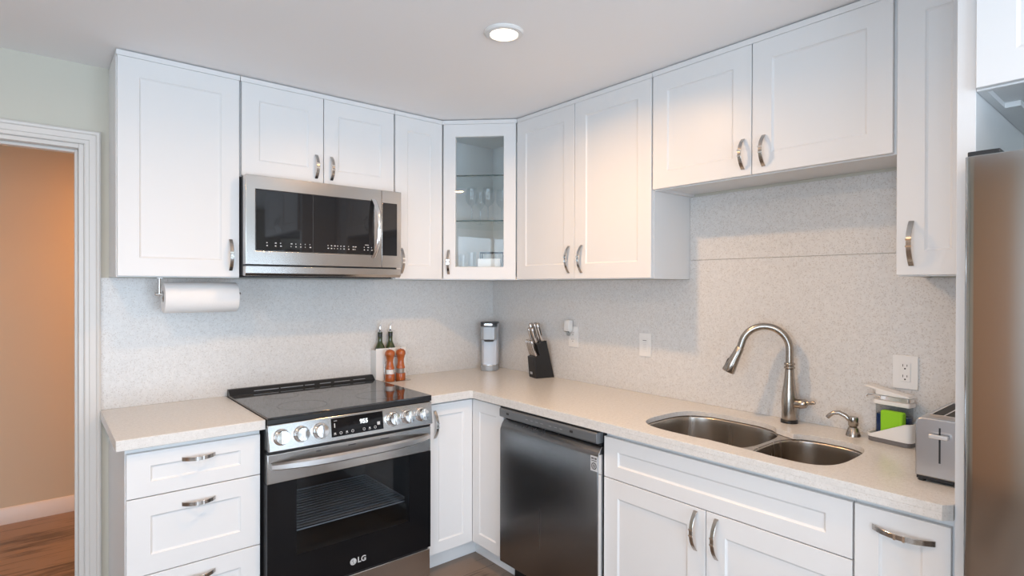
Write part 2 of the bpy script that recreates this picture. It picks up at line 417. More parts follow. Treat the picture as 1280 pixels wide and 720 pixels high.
# cabinet over the refrigerator
t = thing('wall_cabinet', 'deep white cabinet above the refrigerator at the upper right edge', 'cabinet', (-.0005, -2.7225, 1.942), -PI/2)
m = MB(); w = .94; h = ZT-1.942
m.box(0, -.62, 0, .018, 0, h); m.box(w-.018, -.62, 0, w, 0, h); m.box(.018, -.62, .014, w-.018, 0, .030); m.box(.018, -.62, h-.018, w-.018, 0, h); m.box(.018, -.62, .0, w-.018, -.602, .014)
m.box(.018, -.4, 0, .05, 0, .014)
m.build('carcass', M_cab, t)
door(t, .002, .4685, .004, h-.024, -.640, (.43, .09)); door(t, .4715, .938, .004, h-.024, -.640, (.51, .09))
# tall side panel
tag(MB().box(-.620, -2.7215, 0, -.0005, -2.6835, ZT).build('tall_side_panel', M_cab, bev=.001), 'floor-to-ceiling white side panel left of the refrigerator', 'panel')

# ---- diagonal corner cabinet with a glass door
cx, cy = -.608, -.306
t = thing('corner_wall_cabinet', 'diagonal corner white wall cabinet with glass door and glasses inside', 'cabinet', (0, 0, zu))
h = ZT-zu
T = .016; q = .0008
outer = [(-q, -q), (-.608+q, -q), (-.608+q, -.2865), (-.2865, -.608+q), (-q, -.608+q)]
m = MB()
m.prism(outer, 0, .018); m.prism(outer, h-.019, h-.001)
m.box(-.608+q, -T, .018, -q, -q, h-.019); m.box(-T, -.608+q, .018, -q, -T, h-.019)
m.box(-.608+q, -.2865, .018, -.608+T, -T, h-.019); m.box(-.2865, -.608+q, .018, -T, -.608+T, h-.019)
m.build('carcass', [M_cab], t)
m = MB()   # inner lining
inn = [(-T-.0005, -T-.0005), (-.608+T+.0005, -T-.0005), (-.608+T+.0005, -.270), (-.270, -.608+T+.0005), (-T-.0005, -.608+T+.0005)]
bm = m.bm
lo = [bm.verts.new((a, b_, .0185)) for a, b_ in inn]; hi = [bm.verts.new((a, b_, h-.0195)) for a, b_ in inn]
bm.faces.new(lo); bm.faces.new(hi)
for i in (0, 1, 3, 4): bm.faces.new((lo[i], lo[(i+1) % 5], hi[(i+1) % 5], hi[i]))
lin = m.build('lining', M_cabin, t)
lin.modifiers.new('solid', 'SOLIDIFY').thickness = .0004
# door: local frame rotated -45 degrees at the left end of the diagonal
dW = math.hypot(.302, .299)
MD = Matrix.Translation((-.6075, -.3065, 0)) @ Matrix.Rotation(-PI/4, 4, 'Z')
g = shaker_bm(.004, dW-.004, .004, h-.0240, -.001, .068, hole=True).xf(MD).build('door', M_cab, t, smooth=20)
MB().box(.0705, .0075, .0685, dW-.0735, .0105, h-.094).xf(MD).build('glass_pane', M_pane, g)
ph = add_pull(g, .036, .102, -.001); 
for o_ in [ph]+list(ph.children): o_.data.transform(MD)
MB().box(-.002, -.001, h-.023, dW+.0, .017, h-.001).xf(MD).build('top_rail', M_cab, t)
for zz in (1.833, 2.094):
    pts = [(-T-.002, -T-.002), (-.608+T+.002, -T-.002), (-.608+T+.002, -.262), (-.262, -.608+T+.002), (-T-.002, -.608+T+.002)]
    sh = MB().prism(pts, zz-zu, zz-zu+.006).build('glass_shelf', M_shelf, t)
    MB().box(.030, .0315, zz-zu-.0015, dW-.032, .0345, zz-zu+.0065).xf(MD).build('shelf_edge', M_shelfedge, sh)
# glasses in the cabinet
def wineglass(lab, x, y, z, s=1.0):
    o = MB().lathe([(.031*s, 0), (.031*s, .002), (.006, .006), (.0035, .012), (.0035, .085), (.008, .095), (.026*s, .108), (.036*s, .128), (.038*s, .150), (.034*s, .180), (.029*s, .205)], (0, 0, 0), seg=24, cap=False).build('wine_glass', M_clear)
    o.location = (x, y, z); tag(o, lab, 'wine glass', 'wine glasses on the lower glass shelf'); return o
zs = 1.8395
wineglass('stemmed wine glass at left front of the lower glass shelf', -.405, -.310, zs)
wineglass('stemmed wine glass at right front of the lower glass shelf, beneath the pane centre', -.335, -.378, zs, 1.04)
wineglass('smaller stemmed wine glass standing behind and between the two front ones', -.285, -.235, zs, .85)
wineglass('stemmed wine glass at far right of the shelf, half hidden by door frame', -.235, -.385, zs, .95)
def tumbler(lab, x, y, z, r, h_):
    o = MB().lathe([(r*.8, 0), (r, h_), (r-.0015, h_)], seg=20, cap=False).build('drinking_glass', M_clear); o.location = (x, y, z)
    tag(o, lab, 'glass', 'drinking glasses at the cabinet bottom')
zb = zu+.019
tumbler('tall clear tumbler at far left of the cabinet bottom', -.430, -.255, zb, .026, .135)
tumbler('tall clear tumbler left of the white box on the cabinet bottom', -.365, -.255, zb, .028, .150)
tumbler('clear tumbler behind the white box, left one in the black rack', -.262, -.275, zb+.006, .027, .135)
tumbler('clear tumbler behind the white box, right one in the black rack', -.218, -.325, zb+.006, .027, .135)
m = MB()
R45 = Matrix.Translation((-.24, -.30, zb)) @ Matrix.Rotation(-PI/4, 4, 'Z')
for a in (-.07, .07):
    for b_ in (-.036, .036): m.tube([(a, b_, 0.003), (a, b_, .150)], .0035, 8)
for zz in (.003, .150):
    m.tube([(-.07, -.036, zz), (.07, -.036, zz)], .004, 8); m.tube([(-.07, .036, zz), (.07, .036, zz)], .004, 8)
    m.tube([(-.07, -.036, zz), (-.07, .036, zz)], .004, 8); m.tube([(.07, -.036, zz), (.07, .036, zz)], .004, 8)
tag(m.xf(R45).build('wire_glass_rack', M_black), 'black wire rack holding tumblers behind glass door', 'rack')
m = MB().box(-.068, -.03, 0, .068, .03, .108).xf(Matrix.Translation((-.327, -.385, zb)) @ Matrix.Rotation(-PI/4, 4, 'Z'))
tag(m.build('storage_box', mat('white_textured_box', (.82, .84, .85), .6), bev=.004), 'small white box at the bottom of the glass-door cabinet', 'box')

# ------------------------------------------------------------------ base cabinets
zk, zbt = .102, .8735
YB = -.622
def toe(m, x0, x1, y=-.545): m.box(x0, y, 0, x1, y+.016, zk)
# left drawer base
t = thing('base_cabinet', 'white three-drawer base cabinet left of the range', 'cabinet', (-2.152, -.0005, 0))
w = .462
m = MB(); m.box(0, YB+.020, zk, w, 0, zbt); toe(m, .0, w); m.box(0, -.529, 0, .016, 0, zk)
m.build('carcass', M_cab, t, bev=.001)
for a, b_, hz in ((.690, .8525, .805), (.4035, .6865, .635), (.106, .400, .352)):
    d = shaker_bm(.0035, w-.0035, a, b_, YB, .074, fwz=(.052 if b_-a < .2 else .07)).build('drawer_front', M_cab, t, smooth=20)
    add_pull(d, .235, hz, YB, vert=False, L_=.115)
# corner base: L-shaped with hinged pair of doors
t = thing('corner_base_cabinet', 'L-shaped white corner base cabinet between range and dishwasher', 'cabinet', (0, 0, 0))
x0, y0 = -.903, -.884
pts = [(-q, -q), (x0, -q), (x0, -.602), (-.602, -.602), (-.602, y0), (-q, y0)]
m = MB(); m.prism(pts[::-1], zk, zbt)
kp = [(x0, -.545), (-.545, -.545), (-.545, y0), (-.529, y0), (-.529, -.529), (x0, -.529)]
m.prism(kp, 0, zk)
m.build('carcass', M_cab, t, bev=.001)
d = shaker_bm(x0+.012, -.6225, .106, .862, YB, .058).build('door', M_cab, t, smooth=20); add_pull(d, -.858, .762, YB)
m = shaker_bm(.6228, .8815, .106, .862, YB, .058).xf(Matrix.Rotation(-PI/2, 4, 'Z')); m.build('door', M_cab, t, smooth=20)
# sink base
t = thing('base_cabinet', 'wide white sink base cabinet with false front and two doors', 'cabinet', (-.0005, -1.5315, 0), -PI/2)
w = .921
m = MB(); 
m.box(0, YB+.020, zk, .018, 0, zbt); m.box(w-.018, YB+.020, zk, w, 0, zbt); m.box(.018, YB+.020, zk, w-.018, 0, zk+.018); m.box(.018, -.012, zk+.018, w-.018, 0, zbt)
m.box(.018, YB+.020, .662, w-.018, YB+.036, zbt)
toe(m, 0, w)
m.build('carcass', M_cab, t, bev=.001)
shaker_bm(.002, w-.002, .690, .8525, YB, .070, fwz=.052).build('false_drawer_front', M_cab, t, smooth=20)
door(t, .002, w/2-.0015, .106, .6865, YB, (w/2-.038, .607), fw=.070); door(t, w/2+.0015, w-.002, .106, .6865, YB, (w/2+.042, .603), fw=.070)
# narrow pull-out
t = thing('base_cabinet', 'narrow white pull-out base cabinet at right end below the toaster', 'cabinet', (-.0005, -2.4535, 0), -PI/2)
w = .2295
m = MB(); m.box(0, YB+.020, zk, w, 0, zbt); toe(m, 0, w); m.build('carcass', M_cab, t, bev=.001)
door(t, .003, w-.006, .106, .8525, YB, (.120, .802, False, .145), fw=.060, name='pull_out_front')

# ------------------------------------------------------------------ countertops
def slab(name, outline, hole, z0, z1, material, bev=.002, parent=None):
    bm = bmesh.new()
    loops = [outline]+(hole if hole and isinstance(hole[0], list) else [hole] if hole else [])
    for z in (z0, z1):
        es = []
        for lp in loops:
            vs = [bm.verts.new((a, b_, z)) for a, b_ in lp]
            es += [bm.edges.new((vs[i], vs[(i+1) % len(vs)])) for i in range(len(vs))]
        bmesh.ops.triangle_fill(bm, edges=es, use_beauty=True, use_dissolve=False)
    bm.verts.ensure_lookup_table()
    nv = sum(len(l) for l in loops); off = 0
    for lp in loops:
        n = len(lp)
        for i in range(n):
            a, b_ = off+i, off+(i+1) % n
            bm.faces.new((bm.verts[a], bm.verts[b_], bm.verts[nv+b_], bm.verts[nv+a]))
        off += n
    m = MB(); m.bm.free(); m.bm = bm
    return m.build(name, material, parent, bev=bev)
z0c, z1c = .8745, .914
tag(slab('countertop', [(-2.182, -.0005), (-2.182, -.648), (-1.6795, -.648), (-1.6795, -.0005)], None, z0c, z1c, M_counter),
    'short off-white quartz countertop left of the range', 'countertop')
def sup(cx_, cy_, a, b_, e, n, t0=0, t1=2*PI):
    out = []
    for i in range(n):
        th = t0+(t1-t0)*i/(n-1); c, s = math.cos(th), math.sin(th)
        out.append((cx_+a*math.copysign(abs(c)**(2/e), c), cy_+b_*math.copysign(abs(s)**(2/e), s)))
    return out
BL = dict(c=(-.350, -1.842), a=.208, b=.222)   # left bowl, x half, y half
BR = dict(c=(-.385, -2.232), a=.185, b=.143)
# outline: left bowl from front gap corner, around left side, to back gap corner, then the right bowl
def arc_pts(B, e, keep):
    p = sup(B['c'][0], B['c'][1], B['a'], B['b'], e, 73)[:-1]
    k = [keep(a, b_) for a, b_ in p]
    # rotate so that the kept run is contiguous
    s = next(i for i in range(len(p)) if k[i] and not k[i-1])
    return [p[(s+i) % len(p)] for i in range(len(p)) if k[(s+i) % len(p)]]
yg = -2.072
lp = arc_pts(BL, 3.2, lambda a, b_: b_ > yg+(.110 if a < -.35 else .030))
rp = arc_pts(BR, 3.2, lambda a, b_: b_ < yg-(.085 if a < -.385 else .040))
hole = lp+rp
outline = [(-.0005, -.0005), (-.9015, -.0005), (-.9015, -.648), (-.660, -.648), (-.648, -.660), (-.648, -2.664), (-.6275, -2.6825), (-.0005, -2.6825)]
def Lcounter():
    o = slab('countertop', outline, hole, z1c-.020, z1c, M_counter, bev=.0008)
    m = MB()
    m.prism([(-.9015, -.648), (-.660, -.648), (-.648, -.660), (-.648, -2.664), (-.6275, -2.6825), (-.600, -2.6825), (-.608, -.608), (-.9015, -.608)], z0c, z1c-.0200)
    m.box(-.060, -2.6825, z0c, -.0005, -.0005, z1c-.0202); m.box(-.9015, -.060, z0c, -.0602, -.0005, z1c-.0202); m.box(-.6, -2.6825, z0c, -.0605, -2.55, z1c-.0202); m.box(-.6, -1.50, z0c, -.0605, -1.42, z1c-.0202)
    m.build('built_up_edge', M_counter, o)
    return o
tag(Lcounter(), 'L-shaped off-white quartz countertop with sink cutout', 'countertop')

# ------------------------------------------------------------------ sink
t = thing('undermount_sink', 'double-bowl stainless undermount sink with larger left bowl', 'sink', (0, 0, z1c-.0202))
def bowl(B, depth, zoff, name):
    c = B['c']; rings = []
    for k, z in ((1.0, -.0031), (.995, -.010), (.985, -.03), (.965, -depth+.05), (.93, -depth+.02), (.86, -depth+.006), (.7, -depth), (.12, -depth-.002)):
        rings.append([(x, y, z) for x, y in sup(c[0], c[1], B['a']*k+.004, B['b']*k+.004, 3.2, 65)[:-1]])
    m = MB().loft(rings, cap=False)
    o = m.build(name, M_sink, t, smooth=50)
    s = o.modifiers.new('solid', 'SOLIDIFY'); s.thickness = .0012; s.offset = -1
    MB().lathe([(.0, .002), (.03, .002), (.042, .0045), (.042, .0)], (c[0]+.02, c[1], -depth), seg=28).build('drain', M_chrome, o)
    return o
bowl(BL, .215, 0, 'bowl'); bowl(BR, .175, 0, 'bowl')
inner_l, inner_r = [[p for p in sup(B['c'][0], B['c'][1], B['a']+.004, B['b']+.004, 3.2, 65)[:-1]] for B in (BL, BR)]
slab('rim_plate', [(-.120, -1.600), (-.585, -1.600), (-.585, -2.400), (-.120, -2.400)], [inner_l, inner_r], -.0030, -.0008, M_sink, bev=0, parent=t)

# ------------------------------------------------------------------ faucet
fx, fy = -.066, -2.026
t = thing('kitchen_faucet', 'tall brushed nickel gooseneck pull-down faucet behind the sink', 'faucet', (fx, fy, z1c))
MB().lathe([(.032, 0), (.032, .010), (.029, .014)], seg=32).build('base_ring', M_black, t)
MB().lathe([(.028, .0145), (.029, .02), (.0285, .05), (.0300, .085), (.0275, .120), (.0215, .155), (.0180, .19), (.0165, .215)], seg=32).build('body', M_nickel, t, smooth=60)
m = MB()
for zc in (.222, .236): m.lathe([(.0150, zc-.006), (.0200, zc-.004), (.0210, zc), (.0200, zc+.004), (.0150, zc+.006)], seg=28)
m.build('collar', M_nickel, t, smooth=60)
dirv = Vector((-.42, .907, 0)).normalized()
R = .0905; top = .294
pts = [Vector((0, 0, .225)), Vector((0, 0, .26)), Vector((0, 0, top))]
for i in range(1, 25):
    a = PI*i/24*.93; pts.append(Vector((0, 0, top))+dirv*(R-R*math.cos(a))+Vector((0, 0, R*math.sin(a))))
last = pts[-1]; dl = (pts[-1]-pts[-2]).normalized()
pts.append(last+dl*.02)
MB().tube(pts, .0145, 20).build('spout', M_nickel, t, smooth=60)
e = pts[-1]; dl = (dl+Vector((0, 0, -.25))+dirv*.28).normalized()
hd = MB().tube([e, e+dl*.004, e+dl*.03, e+dl*.075, e+dl*.112, e+dl*.115], [.0145, .0165, .018, .0225, .0265, .024], 24).build('spray_head', M_nickel, t, smooth=60)
pb = e+dl*.075+dirv*.021
MB().tube([pb-dl*.022, pb-dl*.018, pb+dl*.022, pb+dl*.026], [.003, .0055, .0055, .003], 10).build('spray_button', M_black, hd)
hb = MB().tube([(0, -.018, .078), (0, -.045, .082), (0, -.062, .086), (0, -.070, .088)], [.017, .0195, .018, .009], 20).build('handle_hub', M_nickel, t, smooth=60)
MB().tube([(0, -.068, .088), (0, -.080, .090), (-.002, -.092, .094), (-.003, -.100, .093)], [.008, .006, .0075, .0045], 14).build('lever', M_nickel, hb, smooth=60)

# soap dispenser pump
t = thing('soap_pump', 'small brushed nickel built-in soap pump right of the faucet', 'soap dispenser', (-.090, -2.268, z1c))
MB().lathe([(.025, 0), (.024, .006), (.017, .028), (.013, .034)], seg=28).build('base', M_nickel, t, smooth=60)
MB().lathe([(.012, .034), (.0165, .038), (.0175, .064), (.0165, .069), (.0, .069)], seg=28, cap=True).build('head', M_nickel, t, smooth=50)
dv = Vector((-.25, .968, 0))
sp = [dv*.006+Vector((0, 0, .052)), dv*.025+Vector((0, 0, .070)), dv*.045+Vector((0, 0, .079)), dv*.064+Vector((0, 0, .076)), dv*.078+Vector((0, 0, .064)), dv*.084+Vector((0, 0, .056))]
MB().tube(sp, [.009, .0085, .008, .0078, .0075, .007], 14).build('nozzle', M_nickel, t, smooth=60)

# ------------------------------------------------------------------ dish soap and sponge caddy
t = thing('sponge_caddy', 'white sponge and soap caddy with clear bottle, against backsplash', 'soap caddy', (-.028, -2.398, z1c), math.radians(-99))
# local: x to the right along the wall, -y towards the room
def rr_pts(x0, y0, x1, y1, r, n=5):
    out = []
    for cx_, cy_, a0 in ((x1-r, y0+r, -PI/2), (x1-r, y1-r, 0), (x0+r, y1-r, PI/2), (x0+r, y0+r, PI)):
        for i in range(n+1):
            a = a0+PI/2*i/n; out.append((cx_+r*math.cos(a), cy_+r*math.sin(a)))
    return out
base = rr_pts(-.066, -.094, .072, -.002, .018)
MB().prism(base, 0, .016).build('base_foot', M_grey, t, bev=.002)
# tray wall with a swooping top edge
m = MB(); rings_o = []; 
pl = rr_pts(-.068, -.096, .076, -.001, .018, 6)
def ztop(x): 
    s = min(max((x+.030)/.10, 0), 1); s = s*s*(3-2*s); return .027+.053*s
lo = [(x, y, .0165) for x, y in pl]; hi = [(x*1.02, y*1.0, ztop(x)) for x, y in pl]
cxm = sum(p[0] for p in pl)/len(pl); cym = sum(p[1] for p in pl)/len(pl)
hin = [(cxm+(x-cxm)*.94, cym+(y-cym)*.92, z) for x, y, z in hi]; lin_ = [(cxm+(x-cxm)*.94, cym+(y-cym)*.92, .020) for x, y, z in lo]
m.loft([lo, hi, hin, lin_]); m.build('tray', M_white, t, smooth=40)
bo = MB().prism(rr_pts(-.061, -.050, .050, -.008, .010), .021, .128).build('soap_bottle', M_clearplastic, t)
MB().prism(rr_pts(-.059, -.048, .048, -.010, .009), .0225, .092).build('blue_soap', M_blue, bo)
c_ = MB().prism(rr_pts(-.064, -.060, .056, -.006, .010), .1285, .143).build('collar', M_white, t, bev=.002)
MB().prism(rr_pts(-.046, -.052, .053, -.010, .008), .1435, .160).build('pump_housing', M_chrome, t, bev=.002)
m = MB(); m.prism([(-.055, .161), (.058, .161), (.050, .168), (-.05, .184), (-.094, .192), (-.096, .187), (-.055, .176)], -.058, -.008, 'y')
m.build('press_plate', M_white, t, bev=.003)
MB().tube([(-.045, -.032, .152), (-.07, -.034, .156), (-.088, -.036, .155), (-.096, -.037, .149)], [.005, .0045, .004, .004], 10).build('nozzle', M_chrome, t)
spg = MB().box(-.026, -.084, 0, .046, -.056, .092).xf(Matrix.Translation((.0, 0, .0)))
spg.build('sponge', M_green, None, bev=.006, seg=3)
so = bpy.data.objects['sponge']; so.location = (-.028, -2.398, z1c+.0215); so.rotation_euler = (0, 0, math.radians(-99))
tag(so, 'bright green kitchen sponge standing in the white caddy', 'sponge')

# ------------------------------------------------------------------ toaster
t = thing('toaster', 'brushed steel long-slot toaster at the counter end by the refrigerator panel', 'toaster', (-.480, -2.6195, z1c), -PI/2)
# local x width centred, y from 0 (front, towards room) to .33 (towards the wall)
W2, Hh, Ln = .0575, .182, .33
prof = [(-W2, .016)]+[(-W2, Hh-.018)]+[(-W2+.018-.018*math.cos(a), Hh-.018+.018*math.sin(a)) for a in (PI/6, PI/3, PI/2)]
prof += [(-p, z) for p, z in prof[::-1]]
MB().prism(prof, 0, Ln, 'y').build('shell', steel('toaster_steel', (.50, .51, .53), .30, 'z', .02, .01), t, bev=.004)
m = MB()
m.box(-W2+.003, .004, .008, W2-.003, Ln-.004, .0158)
for a in (-W2+.012, W2-.012):
    for b_ in (.02, Ln-.02): m.lathe([(.010, 0), (.010, .008)], (a, b_, 0), seg=12)
m.build('base', M_black, t)
fr = MB()
for s in (-1,): 
    fr.box(-.034, .045, Hh, .034, .049, Hh+.003); fr.box(-.034, Ln-.049, Hh, .034, Ln-.045, Hh+.003)
    for a in (-.034, -.003, .030): fr.box(a, .049, Hh, a+.004, Ln-.049, Hh+.003)
fr.build('slot_frame', M_chrome, t)
MB().box(-.0305, .0495, Hh-.0002, -.003, Ln-.0495, Hh+.0008).build('bread_slot', M_slot, t); MB().box(.001, .0495, Hh-.0002, .030, Ln-.0495, Hh+.0008).build('bread_slot', M_slot, t)
MB().box(-.0022, -.0008, .060, .0022, .0005, .158).build('lever_slot', M_black, t)
m = MB().box(-.022, -.020, .130, .022, -.008, .141); m.box(-.0018, -.008, .131, .0018, .0, .138)
m.build('lever', M_bar, t, bev=.003)

# ------------------------------------------------------------------ outlets and switches on the right wall
def plate(lab, cat, y, z, w, h_, name, kind):
    t = thing(name, lab, cat, (-.0105, y, z), -PI/2)
    MB().box(-w/2, -.005, -h_/2, w/2, 0, h_/2).build('cover_plate', M_white, t, bev=.002)
    if kind == 'outlet':
        MB().box(-.0165, -.0075, -.033, .0165, -.0052, .033).build('receptacle', M_white, t, bev=.001)
        for zc in (-.019, .019):
            m = MB(); m.box(-.0075, -.0080, zc+.001, -.0055, -.0074, zc+.010); m.box(.0052, -.0080, zc+.002, .0072, -.0074, zc+.009)
            m.lathe([(.0028, 0), (.0028, -.0006)], (0, -.0074, zc-.006), 'y', 14)
            m.build('socket_holes', M_slot, t)
    else:
        s = MB().box(-.0165, -.0078, -.033, .0165, -.0052, .033).build('rocker', M_white, t, bev=.0015)
        if kind == 'dimmer':
            MB().box(-.0110, -.0084, .0205, .0110, -.0079, .0235).build('status_bar', M_grey, t)
            m = MB()
            for k in range(5): m.box(-.010, -.0083, -.022+k*.008, .010, -.0079, -.0205+k*.008)
            m.build('ridge', mat('light_grey_ridge', (.55, .54, .53), .5), t)
    return t
plate('wide white duplex outlet on the backsplash above the soap caddy', 'outlet', -2.4095, 1.157, .078, .120, 'wall_outlet', 'outlet')
plate('white dimmer switch on the backsplash between knife block and faucet', 'switch', -1.278, 1.163, .074, .120, 'wall_switch', 'dimmer')
plate('white outlet behind the knife block with a plugged-in adapter', 'outlet', -.772, 1.168, .076, .120, 'wall_outlet', 'outlet')
t = thing('plug_in_night_light', 'small white plug-in device with silver ring on the outlet near the knife block', 'night light', (-.0190, -.757, 1.185), -PI/2)
MB().box(-.025, -.034, .016, .017, 0, .080).build('body', M_white, t, bev=.004)
MB().box(-.024, -.030, .0105, .016, -.004, .0155).build('silver_ring', M_chrome, t)
MB().lathe([(.0, -.022), (.009, -.02), (.013, -.008), (.013, .0), (.0, .0)], (-.004, -.016, .010), seg=20, cap=True).build('diffuser', M_clearplastic, t)

# ------------------------------------------------------------------ knife block and knives
t = thing('knife_block', 'black angled knife block full of steel-handled knives, against the right wall', 'knife block', (-.135, -.5865, z1c), math.radians(-14))
# local: x = depth away from front face, y = width (0 to +.088 towards the corner)
K = [(0, 0), (.124, 0), (.070, .222), (.005, .203), (.026, .137), (-.012, .125)]
MB().prism(K, 0, .088, 'y').build('block', M_kblock, t, bev=.002)
MB().box(-.0050, .036, .022, -.0030, .062, .036).xf(Matrix.Rotation(math.radians(-5.4), 4, 'Y')).build('badge', mat('silver_badge', (.6, .62, .65), .35, .5), t)
kn_dir = Vector((-.078, 0, .205)).normalized()
def knife(lab, u, z, wv, L_, rad, grp):
    org = Vector((u, wv, z))
    side = Vector((0, 1, 0)); out = kn_dir.cross(side).normalized()
    k = thing('kitchen_knife', lab, 'knife', (0, 0, 0), math.radians(-14), grp)
    k.location = Vector((-.135, -.5865, z1c)) + Matrix.Rotation(math.radians(-14), 3, 'Z') @ org
    def sec(s, a, b_, off=0):
        c = kn_dir*s+out*off
        return [c+out*(a*math.cos(q_))+side*(b_*math.sin(q_)) for q_ in [2*PI*i/14 for i in range(14)]]
    rg = [sec(.002, rad*1.0, rad*.62), sec(.012, rad*1.15, rad*.7), sec(.03*L_/.1, rad*.85, rad*.62, .001), sec(.055*L_/.1, rad*.95, rad*.66, .0), sec(.08*L_/.1, rad*1.1, rad*.72, -.003), sec(.095*L_/.1, rad*1.15, rad*.72, -.005), sec(L_, rad*.6, rad*.4, -.006)]
    MB().loft(rg).build('handle', M_kh, k, smooth=60)
    m = MB(); m.loft([sec(.035*L_/.1, rad*.45, rad*.76), sec(.080*L_/.1, rad*.45, rad*.84, -.002)]); m.build('dark_inlay', M_black, k)
g1 = 'steak knives in the low front row of the block'
for i in range(4):
    knife(['steel-handled steak knife, low front row, nearest the corner', 'steel-handled steak knife, second from the corner in the low row', 'steel-handled steak knife, third from the corner in the low row', 'steel-handled steak knife, low front row, nearest the outlet side'][i],
          .006, .131, .078-.0225*i, .100, .0080, g1)
g2 = 'large knives in the tall part of the block'
knife('steel-handled kitchen knife sticking out lowest of the large ones, nearest the corner', .020, .207, .076, .095, .011, g2)
knife('tall steel-handled kitchen knife, highest of the set, in front slot', .028, .210, .054, .122, .013, g2)
knife('steel-handled kitchen knife low at the front edge of the tall section', .020, .207, .030, .098, .011, g2)
knife('tall steel-handled kitchen knife beside the highest one', .050, .216, .042, .118, .013, g2)
knife('steel-handled kitchen knife at the right, nearest the outlet', .054, .217, .018, .115, .012, g2)

# ------------------------------------------------------------------ slim coffee maker in the corner
t = thing('coffee_maker', 'slim grey single-serve coffee maker standing in the counter corner', 'coffee maker', (-.176, -.176, z1c), -PI/4)
# local -y towards the room, y from 0 (front) to +.15
def stad(w, y0, y1, r, n=8): return rr_pts(-w/2, y0, w/2, y1, r, n)
MB().prism(stad(.110, 0, .150, .045), 0, .034).build('drip_base', M_sodagrey, t, bev=.003)
MB().prism(stad(.094, .010, .09, .038), .0345, .038).build('drip_grate', M_chrome, t)
MB().prism(stad(.110, .062, .150, .02), .0345, .300).build('tower', M_sodapanel, t, bev=.003)
hd = MB().prism(stad(.106, .004, .0615, .026), .200, .285).build('brew_head', M_sodagrey, t, bev=.003)
MB().prism(stad(.112, .0, .152, .045), .3005, .312).build('lid', M_darkgrey, t, bev=.003)
MB().prism(stad(.108, .002, .0615, .026), .2855, .300).build('head_cap', M_darkgrey, t, bev=.002)
MB().prism(stad(.06, -.010, .010, .009), .292, .306).build('lid_handle', M_chrome, t, bev=.002)
MB().lathe([(.03, .188), (.034, .1995)], (0, .034, 0), seg=24).build('outlet_nozzle', M_darkgrey, t)

# ------------------------------------------------------------------ oil bottles, holder, mills
def stuffbox():
    t = thing('bottle_holder', 'white upright holder box for oil bottles, behind the wooden mills', 'holder', (-.815, -.050, z1c), math.radians(-2))
    m = MB(); w, d, h_ = .094, .036, .186
    m.box(-w, -d, 0, w, -d+.007, h_); m.box(-w, d-.007, 0, w, d, h_-.02); m.box(-w, -d+.007, 0, -w+.007, d-.007, h_-.01); m.box(w-.007, -d+.007, 0, w, d-.007, h_-.01); m.box(-w+.007, -d+.007, 0, w-.007, d-.007, .007)
    m.build('box', M_white, t, bev=.002)
stuffbox()
def bottle(lab, x, y):
    t = thing('oil_bottle', lab, 'oil bottle', (x, y, z1c+.0075), 0, 'green glass oil bottles')
    MB().lathe([(.0, .0), (.027, 0), (.029, .003), (.029, .168), (.027, .182), (.020, .198), (.0135, .212), (.0125, .222), (.0122, .262), (.0138, .264), (.0138, .270), (.0, .270)], seg=28, cap=False).build('glass_body', M_bottle, t, smooth=50)
    MB().lathe([(.0130, .243), (.0130, .2635)], seg=20).build('neck_band', M_black, t)
    p = MB().lathe([(.0125, .2705), (.0115, .276), (.006, .279), (.005, .292)], seg=16).build('pour_spout', M_chrome, t, smooth=60)
    MB().tube([(0, 0, .288), (0, 0, .300), (.002, -.003, .312), (.004, -.006, .322)], [.0055, .005, .0045, .0035], 10).build('spout_tip', M_chrome, p)
bottle('green glass oil bottle with metal pourer, left one, farther from the corner', -.868, -.048)
bottle('green glass oil bottle with metal pourer, right one, nearer the corner', -.802, -.048)
def mill(lab, x, y, salt):
    t = thing('wooden_mill', lab, 'pepper mill', (x, y, z1c+.0035), 0, 'pair of wooden salt and pepper mills')
    MB().lathe([(.0, 0), (.0265, 0), (.0275, .003), (.0275, .036), (.026, .040), (.0, .040)], seg=32, cap=False).build('base', M_mill, t, smooth=50)
    MB().lathe([(.0205, .0405), (.0205, .067)], seg=28).build('grinder_window', mat('salt_fill', (.80, .78, .76), .5) if salt else mat('pepper_fill', (.30, .26, .23), .4, .3), t)
    MB().lathe([(.0, .0675), (.0245, .0675), (.0255, .072), (.0215, .085), (.0180, .105), (.0185, .120), (.0225, .134), (.0240, .139), (.0, .139)], seg=32, cap=False).build('body', M_mill, t, smooth=50)
    MB().lathe([(.0, .1395), (.0235, .1395), (.0275, .147), (.0285, .156), (.0265, .166), (.018, .176), (.006, .180), (.0, .180)], seg=32, cap=False).build('head', M_mill, t, smooth=60)
    MB().lathe([(.0, .1805), (.0035, .1805), (.0055, .186), (.0035, .191), (.0, .192)], seg=14, cap=False).build('knob', M_chrome, t, smooth=60)
mill('orange-brown wooden salt mill with white band, left of the pair', -.850, -.134, True)
mill('orange-brown wooden pepper mill with dark band, right of the pair', -.780, -.132, False)
m = MB(); m.tube([(-.885, -.1, z1c+.003), (-.875, -.160, z1c+.0015)], .0012, 6) if 0 else None
pts = [(-.868+.0, -.0950, z1c+.002)]
arc = []
for i in range(25):
    a = PI*i/24; arc.append((-.802-.062*math.cos(a), -.0950, z1c+.075+.062*math.sin(a)))
w_ = MB(); w_.tube([(-.864, -.0950, z1c+.0025)]+arc+[(-.740, -.0950, z1c+.0025)], .0016, 8)
w_.box(-.872, -.166, z1c, -.732, -.0925, z1c+.0028)
tag(w_.build('mill_stand', M_pull), 'thin steel wire stand with a looped handle under the two mills', 'stand')

